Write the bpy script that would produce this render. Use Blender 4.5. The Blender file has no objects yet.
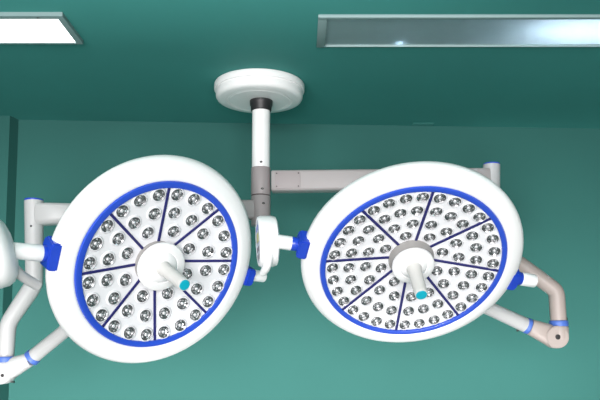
import bpy, bmesh, math, random
from math import sin, cos, tan, pi, radians as rad
from mathutils import Vector as V, Matrix

random.seed(4)
# ------------------------------------------------------------ camera, world, lights, exposure
S = bpy.context.scene
COL = S.collection
PITCH, FOC, EYE = rad(5.0), 690.0, V((0, 0, 1.75))
CY = 336 - FOC * tan(PITCH)          # rising-front lens: the principal row lies low in the frame
cam = bpy.data.cameras.new('camera'); cam.sensor_width = 36; cam.lens = 36.0 * FOC / 600; cam.shift_y = (CY - 200) / 600
camo = bpy.data.objects.new('camera', cam); COL.objects.link(camo)
camo.location = EYE; camo.rotation_euler = (pi / 2 + PITCH, 0, 0); S.camera = camo
S.view_settings.view_transform = 'Standard'; S.view_settings.look = 'None'
S.view_settings.gamma = 1; S.view_settings.use_curve_mapping = False
S.view_settings.exposure = 0.0
W = bpy.data.worlds.new('world'); S.world = W; W.use_nodes = True
W.node_tree.nodes['Background'].inputs[0].default_value = (.75, .85, .9, 1)
W.node_tree.nodes['Background'].inputs[1].default_value = .3


def area(name, loc, to, sx, sy, power, col=(1, 1, 1), spread=180):
    l = bpy.data.lights.new(name, 'AREA'); l.shape = 'RECTANGLE'; l.size = sx; l.size_y = sy
    l.energy = power; l.color = col; l.spread = rad(spread)
    o = bpy.data.objects.new(name, l); COL.objects.link(o); o.location = loc
    o.rotation_euler = (V(to) - V(loc)).to_track_quat('-Z', 'Y').to_euler()
    return o


area('front_fill', (-0.6, -2.2, 1.7), (0, 2.0, 1.8), 4.0, 1.8, 185, (1, .95, .96), 130)  # added soft fill from behind the camera, no window there
area('wall_fill', (0, .90, 0.1), (0, .90 + cos(rad(31)), .1 + sin(rad(31))), 3.8, 0.25, 24, (1, .99, .98), 38)  # added low fill that brightens the lower back wall
area('ceiling_fill', (-.5, .95, 0.6), (-.5, 1.85, 2.8), 2.0, 0.3, 1.7, (1, .98, .98), 26)  # added fill that brightens the ceiling nearest the camera

CEIL = 2.80


def raydir(px, py):
    u, v = (px - 300) / FOC, (CY - py) / FOC
    return V((u, cos(PITCH) - v * sin(PITCH), sin(PITCH) + v * cos(PITCH)))


def at(px, py, Y):
    d = raydir(px, py); return EYE + d * (Y / d.y)


def on_ceiling(px, py):
    d = raydir(px, py); return EYE + d * ((CEIL - EYE.z) / d.z)


# ------------------------------------------------------------ materials
def mat(name, col, rough=.5, metal=0.0, noise=0.0, nscale=8.0, bump=0.0, emit=None, es=0, coat=0.0, stretch=None):
    m = bpy.data.materials.new(name); m.use_nodes = True
    n, l = m.node_tree.nodes, m.node_tree.links
    b = n['Principled BSDF']
    b.inputs['Base Color'].default_value = (*col, 1); b.inputs['Roughness'].default_value = rough
    b.inputs['Metallic'].default_value = metal; b.inputs['Coat Weight'].default_value = coat
    if emit: b.inputs['Emission Color'].default_value = (*emit, 1); b.inputs['Emission Strength'].default_value = es
    if noise or bump:
        tc = n.new('ShaderNodeTexCoord'); mp = n.new('ShaderNodeMapping')
        if stretch: mp.inputs['Scale'].default_value = stretch
        t = n.new('ShaderNodeTexNoise')
        t.inputs['Scale'].default_value = nscale; t.inputs['Detail'].default_value = 4
        l.new(tc.outputs['Object'], mp.inputs['Vector']); l.new(mp.outputs['Vector'], t.inputs['Vector'])
        if noise:
            mx = n.new('ShaderNodeMix'); mx.data_type = 'RGBA'
            mx.inputs['A'].default_value = (*[c * (1 - noise) for c in col], 1)
            mx.inputs['B'].default_value = (*[min(1, c * (1 + noise)) for c in col], 1)
            l.new(t.outputs['Fac'], mx.inputs['Factor']); l.new(mx.outputs['Result'], b.inputs['Base Color'])
        if bump:
            bp = n.new('ShaderNodeBump'); bp.inputs['Strength'].default_value = bump; bp.inputs['Distance'].default_value = .01
            l.new(t.outputs['Fac'], bp.inputs['Height']); l.new(bp.outputs['Normal'], b.inputs['Normal'])
    return m


M = dict(
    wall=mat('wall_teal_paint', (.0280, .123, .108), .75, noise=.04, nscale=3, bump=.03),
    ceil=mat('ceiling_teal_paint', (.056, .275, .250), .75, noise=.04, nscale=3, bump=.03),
    floor=mat('floor_vinyl', (.62, .60, .58), .4, noise=.05),
    frontwall=mat('front_wall_paint', (.55, .56, .55), .6, noise=.03),
    white=mat('white_enamel', (.90, .90, .895), .4, noise=.01, coat=.15),
    panel=mat('led_panel_white', (.775, .78, .80), .45, noise=.01),
    blue=mat('blue_trim', (.020, .075, .54), .35, coat=.2),
    clampblue=mat('blue_plastic', (.012, .055, .50), .35, noise=.15, nscale=30, coat=.2),
    paleblue=mat('pale_blue_band', (.065, .14, .47), .45),
    navy=mat('navy_strip', (.018, .018, .13), .4),
    cyan=mat('cyan_cap', (.0, .38, .50), .4),
    handle=mat('handle_off_white', (.66, .65, .62), .5),
    greybase=mat('grey_recess', (.30, .29, .28), .5, noise=.1, nscale=40),
    taupe=mat('hub_taupe_paint', (.335, .295, .297), .5, noise=.03),
    armh=mat('arm_grey', (.41, .375, .375), .45, noise=.02),  # grey tone for both horizontal arms
    arm=mat('arm_beige', (.37, .31, .285), .45, noise=.02),  # beige tone for the right drop tube and elbow
    armw=mat('arm_white', (.50, .50, .50), .4, noise=.02),  # paler tone for posts, sleeve, lower arms, left elbow and bracket
    seam=mat('seam_dark', (.09, .07, .07), .6),
    black=mat('black_rubber', (.02, .02, .022), .45),
    bolt=mat('bolt_black', (.015, .013, .013), .4),
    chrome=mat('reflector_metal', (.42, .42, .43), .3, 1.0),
    chromed=mat('reflector_painted_dark', (.17, .17, .175), .42, .7),  # darker copy of the cup metal, dark reflections put into its colour
    lens=mat('lens_clear_grey', (.72, .73, .75), .15, .35),
    alu=mat('aluminium_frame', (.24, .34, .34), .5, .2),
    galv=mat('aluminium_reflector', (.72, .75, .78), .5, .0, noise=.12, nscale=26, bump=.15),
    tube=mat('lit_added_tube', (1, 1, 1), .5, emit=(.9, .93, 1), es=30),  # emission of the added tube above the right diffuser
    glint=mat('lit_glint', (1, 1, 1), .5, emit=(.7, .85, 1), es=30),  # emission of the added bead that makes a highlight
    diff=mat('lit_diffuser', (1, 1, 1), .5, emit=(1, 1, 1), es=3.2),
    olive=mat('display_olive', (.42, .40, .06), .4),
    face=mat('control_face', (.42, .46, .52), .4, noise=.1, nscale=60),
    mark=mat('pale_mark', (.060, .275, .250), .6),
)

m = mat('diffuser_translucent', (.40, .56, .55), .3, .3, noise=.10, nscale=30, bump=.1); M['trans'] = m     # prismatic sheet that lets the glow of the added tube and bead through
nt = m.node_tree; tr = nt.nodes.new('ShaderNodeBsdfTranslucent'); tr.inputs[0].default_value = (.8, .85, .9, 1)
mx = nt.nodes.new('ShaderNodeMixShader'); mx.inputs[0].default_value = .5
nt.links.new(nt.nodes['Principled BSDF'].outputs[0], mx.inputs[1]); nt.links.new(tr.outputs[0], mx.inputs[2])
nt.links.new(mx.outputs[0], nt.nodes['Material Output'].inputs[0])
for k in ('wall', 'ceil'): M[k].node_tree.nodes['Principled BSDF'].inputs['Specular IOR Level'].default_value = .2


# ------------------------------------------------------------ mesh helpers
def finish(name, bm, mats, parent=None, smooth=True, angle=35):
    me = bpy.data.meshes.new(name)
    bmesh.ops.recalc_face_normals(bm, faces=bm.faces)
    if smooth:
        for f in bm.faces: f.smooth = True
    bm.to_mesh(me); bm.free()
    if not isinstance(mats, (list, tuple)): mats = [mats]
    for m in mats: me.materials.append(m)
    if smooth:
        me.set_sharp_from_angle(angle=rad(angle))
    o = bpy.data.objects.new(name, me); COL.objects.link(o)
    if parent: o.parent = parent
    return o


def empty(name, mw, label, cat, group=None):
    o = bpy.data.objects.new(name, None); COL.objects.link(o); o.matrix_world = mw; o.empty_display_size = .05
    o['label'] = label; o['category'] = cat
    if group: o['group'] = group
    return o


def basis(axis, up=V((0, 0, 1))):
    z = V(axis).normalized()
    if abs(z.dot(up)) > .99: up = V((0, 1, 0))
    x = up.cross(z).normalized(); y = z.cross(x)
    return x, y, z


def lathe(bm, prof, org=V((0, 0, 0)), axis=V((0, 0, 1)), seg=48, mi=0):
    """prof: (radius, height) pairs along axis"""
    x, y, z = basis(axis); rings = []
    for r, h in prof:
        if r < 1e-6: rings.append([bm.verts.new(org + z * h)])
        else: rings.append([bm.verts.new(org + z * h + (x * cos(2 * pi * i / seg) + y * sin(2 * pi * i / seg)) * r) for i in range(seg)])
    for a, b in zip(rings, rings[1:]):
        for i in range(seg):
            j = (i + 1) % seg
            if len(a) == 1 and len(b) == 1: continue
            if len(a) == 1: f = bm.faces.new((a[0], b[i], b[j]))
            elif len(b) == 1: f = bm.faces.new((a[i], b[0], a[j]))
            else: f = bm.faces.new((a[i], b[i], b[j], a[j]))
            f.material_index = mi
    return bm


def rod(bm, a, b, r0, r1=None, bev=.15, seg=28, mi=0):
    r1 = r0 if r1 is None else r1; a, b = V(a), V(b); L = (b - a).length; e0 = min(r0 * bev, L * .2); e1 = min(r1 * bev, L * .2)
    pr = [(0, 0), (r0 - e0, 0), (r0 - .3 * e0, .3 * e0), (r0, e0), (r1, L - e1), (r1 - .3 * e1, L - .3 * e1), (r1 - e1, L), (0, L)]
    return lathe(bm, pr, a, b - a, seg, mi)


def sweep(bm, pts, radii, seg=24, mi=0, bend=.03, flat=1.0):
    """tube through points with rounded corners"""
    P = [V(p) for p in pts]; path, rr = [P[0]], [radii[0]]
    for i in range(1, len(P) - 1):
        a, b, c = P[i - 1], P[i], P[i + 1]
        d0, d1 = (a - b), (c - b); k = min(bend, d0.length * .45, d1.length * .45)
        s, e = b + d0.normalized() * k, b + d1.normalized() * k
        for t in (0, .2, .4, .6, .8, 1):
            path.append((1 - t) ** 2 * s + 2 * t * (1 - t) * b + t * t * e); rr.append(radii[i])
    path.append(P[-1]); rr.append(radii[-1])
    t = (path[1] - path[0]).normalized(); x, y, _ = basis(t, V((0, -1, 0.01)))
    rings = []
    for i, p in enumerate(path):
        nt = (path[min(i + 1, len(path) - 1)] - path[max(i - 1, 0)]).normalized()
        q = t.rotation_difference(nt); x = q @ x; y = q @ y; t = nt
        rings.append([bm.verts.new(p + (x * cos(2 * pi * k / seg) * flat + y * sin(2 * pi * k / seg)) * rr[i]) for k in range(seg)])
    for a, b in zip(rings, rings[1:]):
        for k in range(seg): bm.faces.new((a[k], b[k], b[(k + 1) % seg], a[(k + 1) % seg])).material_index = mi
    for r in (rings[0], rings[-1]): bm.faces.new(r).material_index = mi
    return bm


def bar(bm, a, b, h0, h1, w0, w1, bev=.2, mi=0, up=V((0, 0, 1))):
    """rounded rectangular bar; h along up, w across"""
    a, b = V(a), V(b); x, y, z = basis(b - a, up); n = 5
    rings = []
    for p, h, w, s in ((a, h0, w0, .9), (a + z * .004, h0, w0, 1), (b - z * .004, h1, w1, 1), (b, h1, w1, .9)):
        r = min(h, w) * bev; ring = []
        for sx, sy, st in ((1, 1, 0), (-1, 1, 90), (-1, -1, 180), (1, -1, 270)):
            for k in range(n):
                an = rad(st + 90 * k / (n - 1))
                ring.append(bm.verts.new(p + s * (x * (sx * (w / 2 - r) + r * cos(an)) + y * (sy * (h / 2 - r) + r * sin(an)))))
        rings.append(ring)
    N = len(rings[0])
    for p, q in zip(rings, rings[1:]):
        for k in range(N): bm.faces.new((p[k], q[k], q[(k + 1) % N], p[(k + 1) % N])).material_index = mi
    for r in (rings[0], rings[-1]): bm.faces.new(r).material_index = mi
    return bm


def box(bm, lo, hi, mi=0, bevel=0):
    lo, hi = V(lo), V(hi)
    r = bmesh.ops.create_cube(bm, size=1, matrix=Matrix.Translation((lo + hi) / 2) @ Matrix.Diagonal((*(hi - lo), 1)))
    fs = {f for v in r['verts'] for f in v.link_faces}
    for f in fs: f.material_index = mi
    if bevel:
        es = {e for v in r['verts'] for e in v.link_edges}
        bmesh.ops.bevel(bm, geom=list(es), offset=bevel, segments=2, affect='EDGES', profile=.5)
    return bm


def shift(o, root):
    """parent a world-space mesh to a thing, keeping it where it is"""
    o.data.transform(root.matrix_world.inverted()); o.parent = root; return o


def structure(name, bm, m, smooth=False):
    o = finish(name, bm, m, smooth=smooth); o['kind'] = 'structure'; return o


WALLY = on_ceiling(300, 124).y

# ------------------------------------------------------------ room shell
XL, XR, YF, YB = -2.3, 2.3, -2.6, WALLY
structure('floor', box(bmesh.new(), (XL - .1, YF - .1, -.1), (XR + .1, 3.45, 0)), M['floor'])
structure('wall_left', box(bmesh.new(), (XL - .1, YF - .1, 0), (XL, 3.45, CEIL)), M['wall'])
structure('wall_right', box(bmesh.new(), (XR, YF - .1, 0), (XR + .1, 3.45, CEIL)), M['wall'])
structure('wall_front', box(bmesh.new(), (XL, YF - .1, 0), (XR, YF, CEIL)), M['frontwall'])
bm = bmesh.new()                                   # back wall, slightly out of square
y0, y1 = YB - .05 * 2.3, YB + .05 * 2.3
vs = [bm.verts.new(p) for p in ((XL, y0, 0), (XR, y1, 0), (XR, 3.45, 0), (XL, 3.45, 0), (XL, y0, CEIL), (XR, y1, CEIL), (XR, 3.45, CEIL), (XL, 3.45, CEIL))]
for f in ((0, 1, 5, 4), (1, 2, 6, 5), (2, 3, 7, 6), (3, 0, 4, 7), (0, 3, 2, 1), (4, 5, 6, 7)): bm.faces.new([vs[i] for i in f])
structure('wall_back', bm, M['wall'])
bm = bmesh.new(); q0, q1 = at(4.5, 260, WALLY - .13), at(19, 260, WALLY - .07)      # projecting pilaster at the left
fp = [(XL, q0.y), (q0.x, q0.y), (q1.x, q1.y + .1), (XL, q1.y + .1)]
lo = [bm.verts.new((x, y, 0)) for x, y in fp]; hi = [bm.verts.new((x, y, CEIL)) for x, y in fp]
for k in range(4): bm.faces.new((lo[k], lo[(k + 1) % 4], hi[(k + 1) % 4], hi[k]))
bm.faces.new(lo); bm.faces.new(hi)
structure('trim_1', bm, M['wall'])

# recessed light opening in the ceiling
A_, B_ = on_ceiling(319, 15), on_ceiling(317, 45.5)
hx0, hx1, hy0, hy1 = (A_.x + B_.x) / 2, 1.75, A_.y, B_.y
bm = bmesh.new(); T = .16
for lo, hi in (((XL - .1, YF - .1), (XR + .1, hy0)), ((XL - .1, hy1), (XR + .1, 3.45)), ((XL - .1, hy0), (hx0, hy1)), ((hx1, hy0), (XR + .1, hy1))):
    box(bm, (*lo, CEIL), (*hi, CEIL + T))
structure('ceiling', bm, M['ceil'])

a, b = on_ceiling(413, 123), on_ceiling(434, 123)
structure('trim_2', box(bmesh.new(), (a.x, a.y, CEIL - .0015), (b.x, a.y + .04, CEIL + .001)), M['mark'])      # faint pale patch by the wall

# ------------------------------------------------------------ ceiling lights
t = empty('ceiling_light', Matrix.Translation(((hx0 + hx1) / 2, (hy0 + hy1) / 2, CEIL)),
          'long recessed ceiling light with metallic reflector brightened towards its right end by an added hidden tube', 'ceiling light')
fw = .012; dz = .095
bm = bmesh.new()
box(bm, (hx0 - .002, hy0 - .004, CEIL - .010), (hx1, hy0 + fw, CEIL + .012), bevel=.001)
box(bm, (hx0 - .002, hy1 - .004, CEIL - .006), (hx1, hy1 + .002, CEIL + .012), bevel=.001)
box(bm, (hx0 - .002, hy0, CEIL - .008), (hx0 + .028, hy1, CEIL + .012), bevel=.001)
box(bm, (hx1 - .03, hy0, CEIL - .008), (hx1, hy1, CEIL + .012), bevel=.001)
shift(finish('frame', bm, M['alu']), t)
bm = bmesh.new()
box(bm, (hx0, hy0, CEIL + dz), (hx1, hy1, CEIL + dz + .01))
box(bm, (hx0, hy0, CEIL + .012), (hx0 + .01, hy1, CEIL + dz)); box(bm, (hx1 - .01, hy0, CEIL + .012), (hx1, hy1, CEIL + dz))
box(bm, (hx0, hy0, CEIL + .012), (hx1, hy0 + .008, CEIL + dz)); box(bm, (hx0, hy1 - .008, CEIL + .012), (hx1, hy1, CEIL + dz))
shift(finish('reflector', bm, M['galv'], smooth=False), t)
shift(finish('diffuser', box(bmesh.new(), (hx0 + .026, hy0 + fw - .001, CEIL + .002), (hx1 - .028, hy1 - .0035, CEIL + .005)), M['trans'], smooth=False), t)
xt = on_ceiling(535, 30).x
shift(finish('added_tube', rod(bmesh.new(), (xt, (hy0 + hy1) / 2, CEIL + .074), (hx1 - .02, (hy0 + hy1) / 2, CEIL + .074), .011), M['tube']), t)  # hidden tube added to imitate the bright reflection at the right end
pp = on_ceiling(400, 44)
bm = bmesh.new(); bmesh.ops.create_uvsphere(bm, u_segments=16, v_segments=8, radius=1, matrix=Matrix.Translation((pp.x, hy1 - .014, CEIL + .016)) @ Matrix.Diagonal((.010, .004, .004, 1)))
shift(finish('glint_bead', bm, M['glint']), t)  # glowing bead added to make the small highlight at the far edge

a, b = on_ceiling(64, 12), on_ceiling(82, 40.5)
lx1 = (a.x + b.x) / 2; lx0 = lx1 - 1.2; ly0, ly1 = a.y, b.y
t = empty('ceiling_light', Matrix.Translation(((lx0 + lx1) / 2, (ly0 + ly1) / 2, CEIL)),
          'brightly lit white ceiling light panel cut off by the left edge of the view', 'ceiling light')
bm = bmesh.new(); z0 = CEIL - .014
for lo, hi in (((lx0, ly0), (lx1, ly0 + .022)), ((lx0, ly1 - .01), (lx1, ly1)), ((lx0, ly0 + .022), (lx0 + .022, ly1 - .01)), ((lx1 - .022, ly0 + .022), (lx1, ly1 - .01))):
    box(bm, (*lo, z0), (*hi, CEIL))
shift(finish('frame', bm, M['alu'], smooth=False), t)
shift(finish('diffuser', box(bmesh.new(), (lx0 + .018, ly0 + .022, z0 + .004), (lx1 - .022, ly1 - .01, CEIL - .001)), M['diff'], smooth=False), t)
shift(finish('screw', lathe(bmesh.new(), [(0, 0), (.003, 0), (.003, .002), (0, .003)], V((on_ceiling(39, 15).x, ly0 + .012, z0 + .0005)), V((0, 0, -1)), 12), M['bolt']), t)

YH = 2.29                                # distance of the lamp heads
# ------------------------------------------------------------ ceiling mount with drop pole
mp = on_ceiling(259.5, 85); mx, my = mp.x, mp.y


def zat(py): return at(260, py, my).z


t = empty('ceiling_mount', Matrix.Translation((mx, my, CEIL)),
          'white round ceiling mount with black collar, white drop pole and taupe hub in the middle', 'ceiling mount')
c0 = V((mx, my, CEIL)); dn = V((0, 0, -1))
shift(finish('ceiling_cover', lathe(bmesh.new(), [(0, .0), (.182, .0), (.187, .002), (.189, .006), (.189, .025), (.187, .029), (.182, .030), (.181, .032),
    (.182, .036), (.181, .056), (.176, .064), (.166, .068), (.1365, .069), (.1355, .0665), (.1335, .069), (.126, .069), (.125, .067), (.123, .0695), (.05, .070), (0, .070)], c0, dn, 96), M['white'], angle=50), t)
shift(finish('collar', lathe(bmesh.new(), [(0, .060), (.047, .060), (.048, .073), (.047, .088), (.044, .092), (.043, .110), (.040, .114), (0, .114)], c0 + V((.0075, 0, 0)), dn, 48), M['black']), t)
zh = zat(168); zs = zat(196); zb = zat(226)
px_ = mx + .0075
pole = finish('pole', rod(bmesh.new(), (px_, my, CEIL - .10), (px_, my, zh - .01), .0375, bev=.02, seg=48), M['white']); shift(pole, t)
shift(finish('hub', rod(bmesh.new(), (px_, my, zh), (px_, my, zs + .002), .0405, bev=.06, seg=48), M['taupe']), t)
shift(finish('seam', rod(bmesh.new(), (px_, my, zs + .003), (px_, my, zs - .003), .039, bev=.02, seg=48), M['seam']), t)
shift(finish('hub', rod(bmesh.new(), (px_, my, zs - .002), (px_, my, zb), .0405, bev=.06, seg=48), M['taupe']), t)
for px, py in ((260.9, 161.5), (262.2, 188.5), (263.4, 203)):
    p = at(px, py, my - .0405); dx = p.x - px_; yy = my - math.sqrt(max(.0404 ** 2 - dx * dx, 1e-6)) + (.0012 if py > 165 else .004)
    n = V((dx, yy - my, 0)).normalized()
    shift(finish('bolt', lathe(bmesh.new(), [(0, -.002), (.006, -.002), (.006, .0008), (.003, .0016), (0, .0008)], V((p.x, yy, p.z)), n, 16), M['bolt']), t)


# ------------------------------------------------------------ suspension arms
def radius_px(p, px): return px * ((p - EYE).dot(V((0, cos(PITCH), sin(PITCH))))) / FOC


def bolt_at(root, p, n, r=.0055, parent=None):
    shift(finish('bolt', lathe(bmesh.new(), [(0, -.004), (r, -.004), (r, .001), (r * .5, .002), (0, .001)], p, n, 16), M['bolt']), root)


def collar(root, a, b, r):
    shift(finish('collar', rod(bmesh.new(), a, b, r, bev=.12, seg=36), M['paleblue']), root)


# right arm
t = empty('suspension_arm', Matrix.Translation((mx, my, at(262, 182, my).z)),
          'upper suspension arm running right from the pole to the larger lamp', 'suspension arm')
Yp = my - .02
a, b = at(263, 182, my), at(489, 179.5, Yp)
d = (b - a).normalized(); s = a + d * .036
shift(finish('horizontal_arm', bar(bmesh.new(), s, b, .086, .086, .07, .07, .18), M['armh'], angle=50), t)
# access plate with four screws
f0, f1 = a + d * .050, a + d * .155
bm = bmesh.new(); bar(bm, f0 + V((0, -.0352, 0)), f1 + V((0, -.0352, 0)), .068, .068, .004, .004, .1)
shift(finish('access_plate', bm, M['taupe']), t)
for q in (f0 + d * .008, f1 - d * .008):
    for dzz in (-.027, .027): bolt_at(t, q + V((0, -.0375, dzz)), V((0, -1, 0)), .0025)
pt, pb = at(491.5, 165, Yp), at(491.5, 243, Yp)
pk, pe, pj = at(524, 267, Yp - .03), at(556.5, 291, Yp - .05), at(558.5, 322, Yp - .05)
shift(finish('post', sweep(bmesh.new(), [pt, pb, at(500, 252, Yp)], [radius_px(pt, 8.4)] * 2 + [radius_px(pt, 7.6)], 32), M['armw']), t)
shift(finish('post_cap', rod(bmesh.new(), pt + V((0, 0, -.002)), pt + V((0, 0, .006)), radius_px(pt, 8.2), bev=.2, seg=32), M['clampblue']), t)
shift(finish('drop_tube', sweep(bmesh.new(), [at(499, 250, Yp), pk, pe, pj], [radius_px(pt, 7.6)] * 4, 32, bend=.022), M['arm']), t)
collar(t, at(558.6, 320.5, pj.y), at(558.8, 326.5, pj.y), radius_px(pj, 9.2))
jc = at(554.6, 337, pj.y)
bm = bmesh.new(); rj = radius_px(jc, 11.2)
pa = at(530, 326.8, pj.y - .01)
ax = (pa - jc).normalized(); side = V((0, 1, 0))
rod(bm, jc + V((0, -.032, 0)), jc + V((0, .032, 0)), rj, bev=.3, seg=48)
bar(bm, jc + V((0, .002, 0)), pa, rj * 2.0, radius_px(pa, 16), .060, .052, .40, up=V((0, 0, 1)))
rod(bm, at(558.8, 325, pj.y), at(558.8, 341, pj.y), radius_px(pj, 9.4), bev=.3, seg=32)
shift(finish('elbow_joint', bm, M['arm'], angle=50), t)
shift(finish('pivot_cap', lathe(bmesh.new(), [(rj * .99, 0), (rj * .98, .0025), (rj * .93, .003), (rj * .92, .0015), (rj * .9, .003), (0, .003)], jc + V((0, -.032, 0)), V((0, -1, 0)), 48), M['arm'], angle=25), t)
bolt_at(t, jc + V((0, -.0355, 0)), V((0, -1, 0)), radius_px(jc, 2.6))
pa2 = at(525.2, 325, pa.y)
collar(t, pa, pa2, radius_px(pa, 8.0))
pz = at(438, 287, YH + .235)
shift(finish('lower_arm', sweep(bmesh.new(), [pa2, at(484, 306, YH + .33), pz], [radius_px(pa2, 7.4), radius_px(pa2, 6.8), radius_px(pa2, 6.4)], 32, bend=.05), M['armw']), t)
for px, py in ((523, 319), (517.5, 330.5)):
    q = at(px, py, pa.y - .006); bolt_at(t, q, V((0, -1, .6 if py < 325 else -.6)), .0048)
bolt_at(t, at(566.8, 318.5, pj.y - .012), V((.9, -1, 0)), .0055)

# left arm
t = empty('suspension_arm', Matrix.Translation((mx, my, at(262, 210, my).z)),
          'lower suspension arm running left from the pole to the smaller lamp', 'suspension arm')
Yl = my - .08
a, b = at(263, 210, my), at(37, 214.5, Yl); d = (b - a).normalized(); s = a + d * .036
shift(finish('horizontal_arm', bar(bmesh.new(), s, b - d * .14, .078, .080, .07, .07, .18), M['armh'], angle=50), t)
shift(finish('arm_sleeve', bar(bmesh.new(), b - d * .145, b, .080, .092, .076, .08, .3), M['armw'], angle=50), t)
pt = at(34, 201, Yl); rp = radius_px(pt, 9.3)
k1, k2, k3, k4 = at(34.5, 284, Yl), at(8, 323, Yl - .04), at(6, 357, Yl - .04), at(5, 366, Yl - .04)
shift(finish('post', sweep(bmesh.new(), [pt, k1, k2, k3], [rp, rp * .92, rp * .84, rp * .80], 32, bend=.03), M['armw']), t)
shift(finish('post_cap', rod(bmesh.new(), pt + V((0, 0, -.002)), pt + V((0, 0, .007)), rp * .98, bev=.2, seg=32), M['clampblue']), t)
bolt_at(t, at(31, 226, Yl - rp * .96), V((-.25, -1, 0)), .0045)
collar(t, at(6, 356.5, k3.y), at(6, 362, k3.y), radius_px(k3, 10))
jc = at(3, 371.5, k3.y); rj = radius_px(jc, 12.5); pa = at(30, 359.5, k3.y - .02)
bm = bmesh.new()
rod(bm, jc + V((0, -.034, 0)), jc + V((0, .034, 0)), rj, bev=.3, seg=48)
bar(bm, jc + V((0, .002, 0)), pa, rj * 1.9, radius_px(pa, 14), .064, .05, .42)
rod(bm, at(6, 361, k3.y), at(6, 375, k3.y), radius_px(k3, 9.6), bev=.3, seg=32)
shift(finish('elbow_joint', bm, M['armw'], angle=50), t)
bolt_at(t, at(2.5, 375.5, jc.y - .0345), V((0, -1, 0)), radius_px(jc, 1.7))
shift(finish('slot', box(bmesh.new(), at(10.5, 382.8, jc.y - .036), at(15, 381, jc.y - .02)), M['bolt'], smooth=False), t)
pa2 = at(34.5, 355.5, pa.y)
collar(t, pa, pa2, radius_px(pa, 8.3))
shift(finish('lower_arm', sweep(bmesh.new(), [pa2, at(66, 330, YH + .22), at(112, 290, YH + .07)], [radius_px(pa2, 7.2), radius_px(pa2, 6.6), radius_px(pa2, 6.2)], 32, bend=.05), M['armw']), t)


# ------------------------------------------------------------ LED module prototypes
def led_mesh(r_lens, r_bez):
    bm = bmesh.new()
    # white bezel (0) around a faceted cup, its reflections painted as bright, mid and dark facets (1-3)
    lathe(bm, [(r_bez, -.002), (r_bez * .98, .0012), (r_bez * .90, .0030), (r_lens * 1.06, .0040), (r_lens, .0034)], seg=28, mi=0)
    seg = 16; prof = [(r_lens, .0038), (r_lens * .84, .0008), (r_lens * .62, .0024), (r_lens * .44, .0002), (0, .0002)]
    n0 = len(bm.faces)
    lathe(bm, prof, seg=seg, mi=1)
    bm.faces.ensure_lookup_table()
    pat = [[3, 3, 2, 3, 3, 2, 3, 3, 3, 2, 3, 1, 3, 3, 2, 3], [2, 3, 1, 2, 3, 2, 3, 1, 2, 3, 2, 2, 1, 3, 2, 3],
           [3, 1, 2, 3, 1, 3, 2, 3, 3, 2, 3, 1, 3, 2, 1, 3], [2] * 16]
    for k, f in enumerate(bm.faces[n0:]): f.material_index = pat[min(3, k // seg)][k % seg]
    me = bpy.data.meshes.new('led_light')
    bm.to_mesh(me); bm.free()
    for k in ('panel', 'lens', 'chrome', 'chromed'): me.materials.append(M[k])
    for p in me.polygons: p.use_smooth = p.material_index == 0
    bm = bmesh.new()
    lathe(bm, [(0, .0042), (r_lens * .14, .0040), (r_lens * .27, .0028), (r_lens * .32, .0010), (r_lens * .32, .0)], seg=12)
    ml = bpy.data.meshes.new('led_lens')
    for f in bm.faces: f.smooth = True
    bm.to_mesh(ml); bm.free(); ml.materials.append(M['lens'])
    return me, ml


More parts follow.
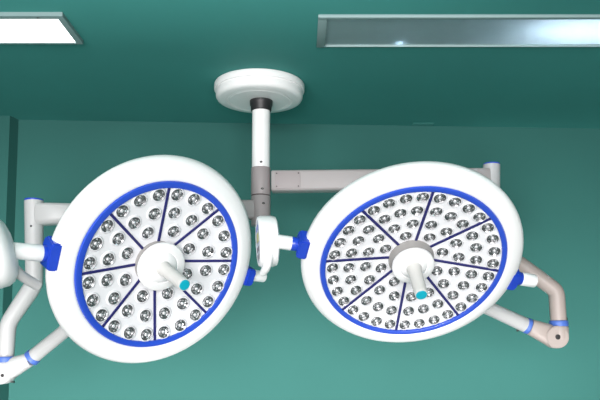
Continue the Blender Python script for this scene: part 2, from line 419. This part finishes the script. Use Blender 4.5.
# ------------------------------------------------------------ lamp heads
def lamp(px, py, Y, az, tilt, roll, R, L, rr, label, leds, rl, rb, ring_w, cap_r, base_r, cap_h, rim):
    c = at(px, py, Y)
    n = V((sin(az) * cos(tilt), -cos(az) * cos(tilt), -sin(tilt)))
    x0 = V((0, 0, 1)).cross(n).normalized(); y0 = n.cross(x0)
    x = cos(roll) * x0 + sin(roll) * y0; y = -sin(roll) * x0 + cos(roll) * y0
    mw = Matrix((x, y, n)).transposed().to_4x4(); mw.translation = c
    t = empty('surgical_lamp', mw, label, 'surgical lamp', None)

    def part(name, bm, m, parent=None, **k): return finish(name, bm, m, parent or t, **k)
    part('housing', lathe(bmesh.new(), [(R * a, R * h) for a, h in rim], seg=128), M['white'], angle=60)
    D = .055                                   # the lit face is a shallow dish that aims every LED inward
    part('led_panel', lathe(bmesh.new(), [(0, -D - .002), (R * 1.0, -.002), (R * 1.0, -.012), (0, -D - .012)], seg=96), M['panel'])
    w = ring_w
    part('trim_ring', lathe(bmesh.new(), [(R, -.006), (R, .0045), (R + .002, .0060), (R * w - .003, .0060), (R * w, .0015), (R * w, -.01), (R, -.006)], seg=128), M['blue'], angle=50)
    for k in range(8):
        an = rad(90 - 45 * k); u = V((cos(an), sin(an), 0))
        bm = bmesh.new(); bar(bm, u * (R * base_r * .97) + V((0, 0, -D * (1 - base_r * .97) - .0005)), u * (R * 1.003) + V((0, 0, -.0005)), .004, .004, .0092, .0092, .2)
        part('divider_strip', bm, M['navy'])
    me, ml = led_mesh(rl * R, rb * R)
    for k in range(8):
        for r_, das in leds:
            for da in das:
                an = rad(90 - 45 * k - 22.5 + da); ax_ = V((-cos(an) * D, -sin(an) * D, R)).normalized()
                o = bpy.data.objects.new('led_light', me); COL.objects.link(o); o.parent = t
                o.location = (R * r_ * cos(an), R * r_ * sin(an), -.001 - D * (1 - r_))
                o.rotation_euler = (ax_.to_track_quat('Z', 'Y') @ Matrix.Rotation(random.uniform(0, 6.28), 3, 'Z').to_quaternion()).to_euler()
                q = bpy.data.objects.new('led_lens', ml); COL.objects.link(q); q.parent = o
    br = base_r * R; cr = cap_r * R
    z0 = -D * (1 - base_r)
    part('hub_base', lathe(bmesh.new(), [(0, z0 - .004), (br, z0 - .004), (br, z0 + .001), (br * .98, z0 + .003), (cr * .93 if cr < br else br * .95, -.012), (0, -.012)], seg=64), M['greybase'])
    part('hub_cap', lathe(bmesh.new(), [(0, -.0125), (cr * .95, -.0125), (cr * .985, -.011), (cr, -.008), (cr, .0), (cr * .985, .004), (cr * .94, .006), (cr * .66, .008), (cr * .64, .0065), (cr * .62, .0085), (cr * .3, .014), (0, .014)], seg=64), M['white'], angle=45)
    h = part('handle', lathe(bmesh.new(), [(0, .008), (.0270, .010), (.0245, .018), (.0225, .035), (.0215, L - .012), (.0208, L - .003), (.0195, L), (0, L)], seg=40), M['handle'])
    part('handle_cap', lathe(bmesh.new(), [(0, L - .004), (.0178, L - .004), (.0178, L + .001), (.0165, L + .002), (0, L + .0025)], seg=32), M['cyan'], parent=h)
    return t, mw


RIM_L = [(1.0, -0.012), (1.075, -0.012), (1.085, 0.004), (1.1, 0.012), (1.16, 0.014), (1.23, -0.004), (1.3, -0.015), (1.345, -0.07), (1.36, -0.12), (1.352, -0.17), (1.32, -0.215), (1.26, -0.25), (1.1, -0.28), (0.8, -0.305), (0.4, -0.32), (0, -0.32)]
RIM_R = [(1.0, -0.012), (1.05, -0.012), (1.062, 0.004), (1.075, 0.012), (1.12, 0.014), (1.175, 0.0), (1.23, -0.02), (1.262, -0.065), (1.27, -0.11), (1.262, -0.16), (1.235, -0.2), (1.18, -0.23), (1.05, -0.26), (0.8, -0.28), (0.4, -0.3), (0, -0.3)]
LED48 = [(.918, (-15.0, 0, 15.0)), (.68, (-11.4, 11.4)), (.45, (0,))]
LED80 = [(.92, (-16.7, -5.7, 5.7, 16.7)), (.73, (-14.2, 0, 14.2)), (.535, (-11.2, 11.2)), (.36, (0,))]
RS, RL = 0.2724, 0.2944
small, mwS = lamp(161.80, 267.00, YH, 0.7120, 0.4380, 0.1558, RS, 0.1610, 1.36,
                  'smaller round surgical lamp with forty-eight LEDs hanging on the left', LED48, .077, .100, 1.083, .312, .285, .013, RIM_L)
large, mwR = lamp(413.29, 266.21, YH, 0.0702, 0.7719, -0.0587, RL, 0.1468, 1.27,
                  'larger round surgical lamp with eighty LEDs hanging on the right', LED80, .066, .084, 1.062, .240, .262, .020, RIM_R)


def local(mw, px, py, h, R=None):
    """point of the plane at height h above the lamp face seen at a pixel"""
    d = raydir(px, py); n = mw.to_3x3() @ V((0, 0, 1)); o = mw.translation + n * h
    return EYE + d * ((o - EYE).dot(n) / d.dot(n))


# side clamps and pivots; each block sits on the housing edge
def clamp(root, mw, R, rr, zc, deg, wid, thick, plen, prad, neck=.022, out=0.0):
    u = V((cos(rad(deg)), sin(rad(deg)), 0)); v = V((-u.y, u.x, 0)); e = u * (R * rr + out); e.z = zc
    bm = bmesh.new()
    # wedge block following the edge
    prof = [(-.5 * wid, -.024), (-.5 * wid, .006), (-.34 * wid, .012), (.34 * wid, .012), (.5 * wid, .006), (.5 * wid, -.024)]
    lo, hi = [], []
    for s, o_ in prof:
        lo.append(bm.verts.new(e + v * s + u * o_ + V((0, 0, -thick / 2)))); hi.append(bm.verts.new(e + v * s * .92 + u * o_ + V((0, 0, thick / 2))))
    n = len(prof)
    for k in range(n): bm.faces.new((lo[k], lo[(k + 1) % n], hi[(k + 1) % n], hi[k]))
    bm.faces.new(lo); bm.faces.new(hi)
    bmesh.ops.recalc_face_normals(bm, faces=bm.faces)
    bmesh.ops.bevel(bm, geom=list(bm.edges), offset=.004, segments=2, affect='EDGES')
    rod(bm, e + u * .008, e + u * (.012 + neck), prad * .98, bev=.15, seg=32)
    finish('clamp', bm, M['clampblue'], root, angle=40)
    st = e + u * (.010 + neck); en = st + u * plen
    finish('pivot_shaft', rod(bmesh.new(), st, en, prad * 1.0, prad * .98, bev=.12, seg=32), M['white'], root)
    return en, u, v


# ---- larger lamp: left clamp + control unit, right clamp
e, u, v = clamp(large, mwR, RL, 1.27, -.03, 174.0, .076, .064, .072, .0235, .020, .010)
clamp(large, mwR, RL, 1.27, -.035, -8.0, .074, .066, .055, .0235, .018, .004)


def control(root, mw, cpx, cpy, Y, az, el, r, depth, dome=0):
    """round control unit; face normal n points sideways"""
    c = at(cpx, cpy, Y)
    n = V((sin(az) * cos(el), -cos(az) * cos(el), -sin(el)))
    x = V((0, 0, 1)).cross(n).normalized(); y = n.cross(x)
    m = Matrix((x, y, n)).transposed().to_4x4(); m.translation = c
    inv = mw.inverted() @ m
    bm = bmesh.new()
    back = [(0, -depth * .6), (r * .45, -depth * .57), (r * .72, -depth * .46), (r * .90, -depth * .27), (r * .985, -depth * .02)] if dome else [(0, -depth / 2), (r * .80, -depth / 2), (r * .95, -depth * .42), (r, -depth * .2)]
    lathe(bm, back + [ (r, depth * .36), (r * .96, depth * .47), (r * .90, depth * .5), (r * .86, depth * .47), (0, depth * .47)], seg=56)
    bm.transform(inv); cu = finish('control_unit', bm, M['white'], root, angle=50)
    bm = bmesh.new(); lathe(bm, [(0, depth * .46), (r * .85, depth * .46), (r * .84, depth * .49), (0, depth * .49)], seg=40); bm.transform(inv)
    finish('control_face', bm, M['face'], cu)
    bm = bmesh.new(); box(bm, (-r * .38, -.004 + r * .02, depth * .48), (r * .38, r * .32, depth * .505), bevel=.001); bm.transform(inv)
    finish('display', bm, M['olive'], cu)
    for i in range(3):
        for j in (-1, 1):
            bm = bmesh.new(); lathe(bm, [(0, depth * .48), (r * .12, depth * .48), (r * .11, depth * .505), (0, depth * .51)], V((j * r * .28, (-.30 - .0 * i) * r if i == 0 else (.52 if i == 1 else -.60) * r, 0)), seg=14); bm.transform(inv)
            finish('button', bm, M['clampblue' if i == 1 else 'seam'], cu)
    return m, inv


mC, iC = control(large, mwR, 267.5, 241.5, YH + .0, rad(-82), rad(3), .086, .066)
# curved bracket from control unit down to the small knuckle
bm = bmesh.new()
P = [at(269, 243, YH - .062), at(269, 257, YH - .062), at(267, 267, YH - .045), at(263, 273, YH - .01)]
sweep(bm, P, [.0125, .0135, .0135, .012], 20, bend=.03, flat=1.0); bm.transform(mwR.inverted())
finish('bracket', bm, M['white'], large)

# ---- smaller lamp: both clamps
e2, u2, v2 = clamp(small, mwS, RS, 1.35, -.035, 170.5, .095, .070, .085, .0255, .012)
clamp(small, mwS, RS, 1.355, -.035, -11.5, .070, .075, .064, .0220, .006, .012)
control(small, mwS, -0.5, 251, YH - .30, rad(-74), rad(16), .107, .070, 1)
bm = bmesh.new()
P = [at(9, 262, YH - 0.280), at(20, 275, YH - 0.260), at(38, 286, YH - 0.200)]
sweep(bm, P, [.015, .0155, .0155], 20, bend=.03); bm.transform(mwS.inverted())
finish('bracket', bm, M['armw'], small)
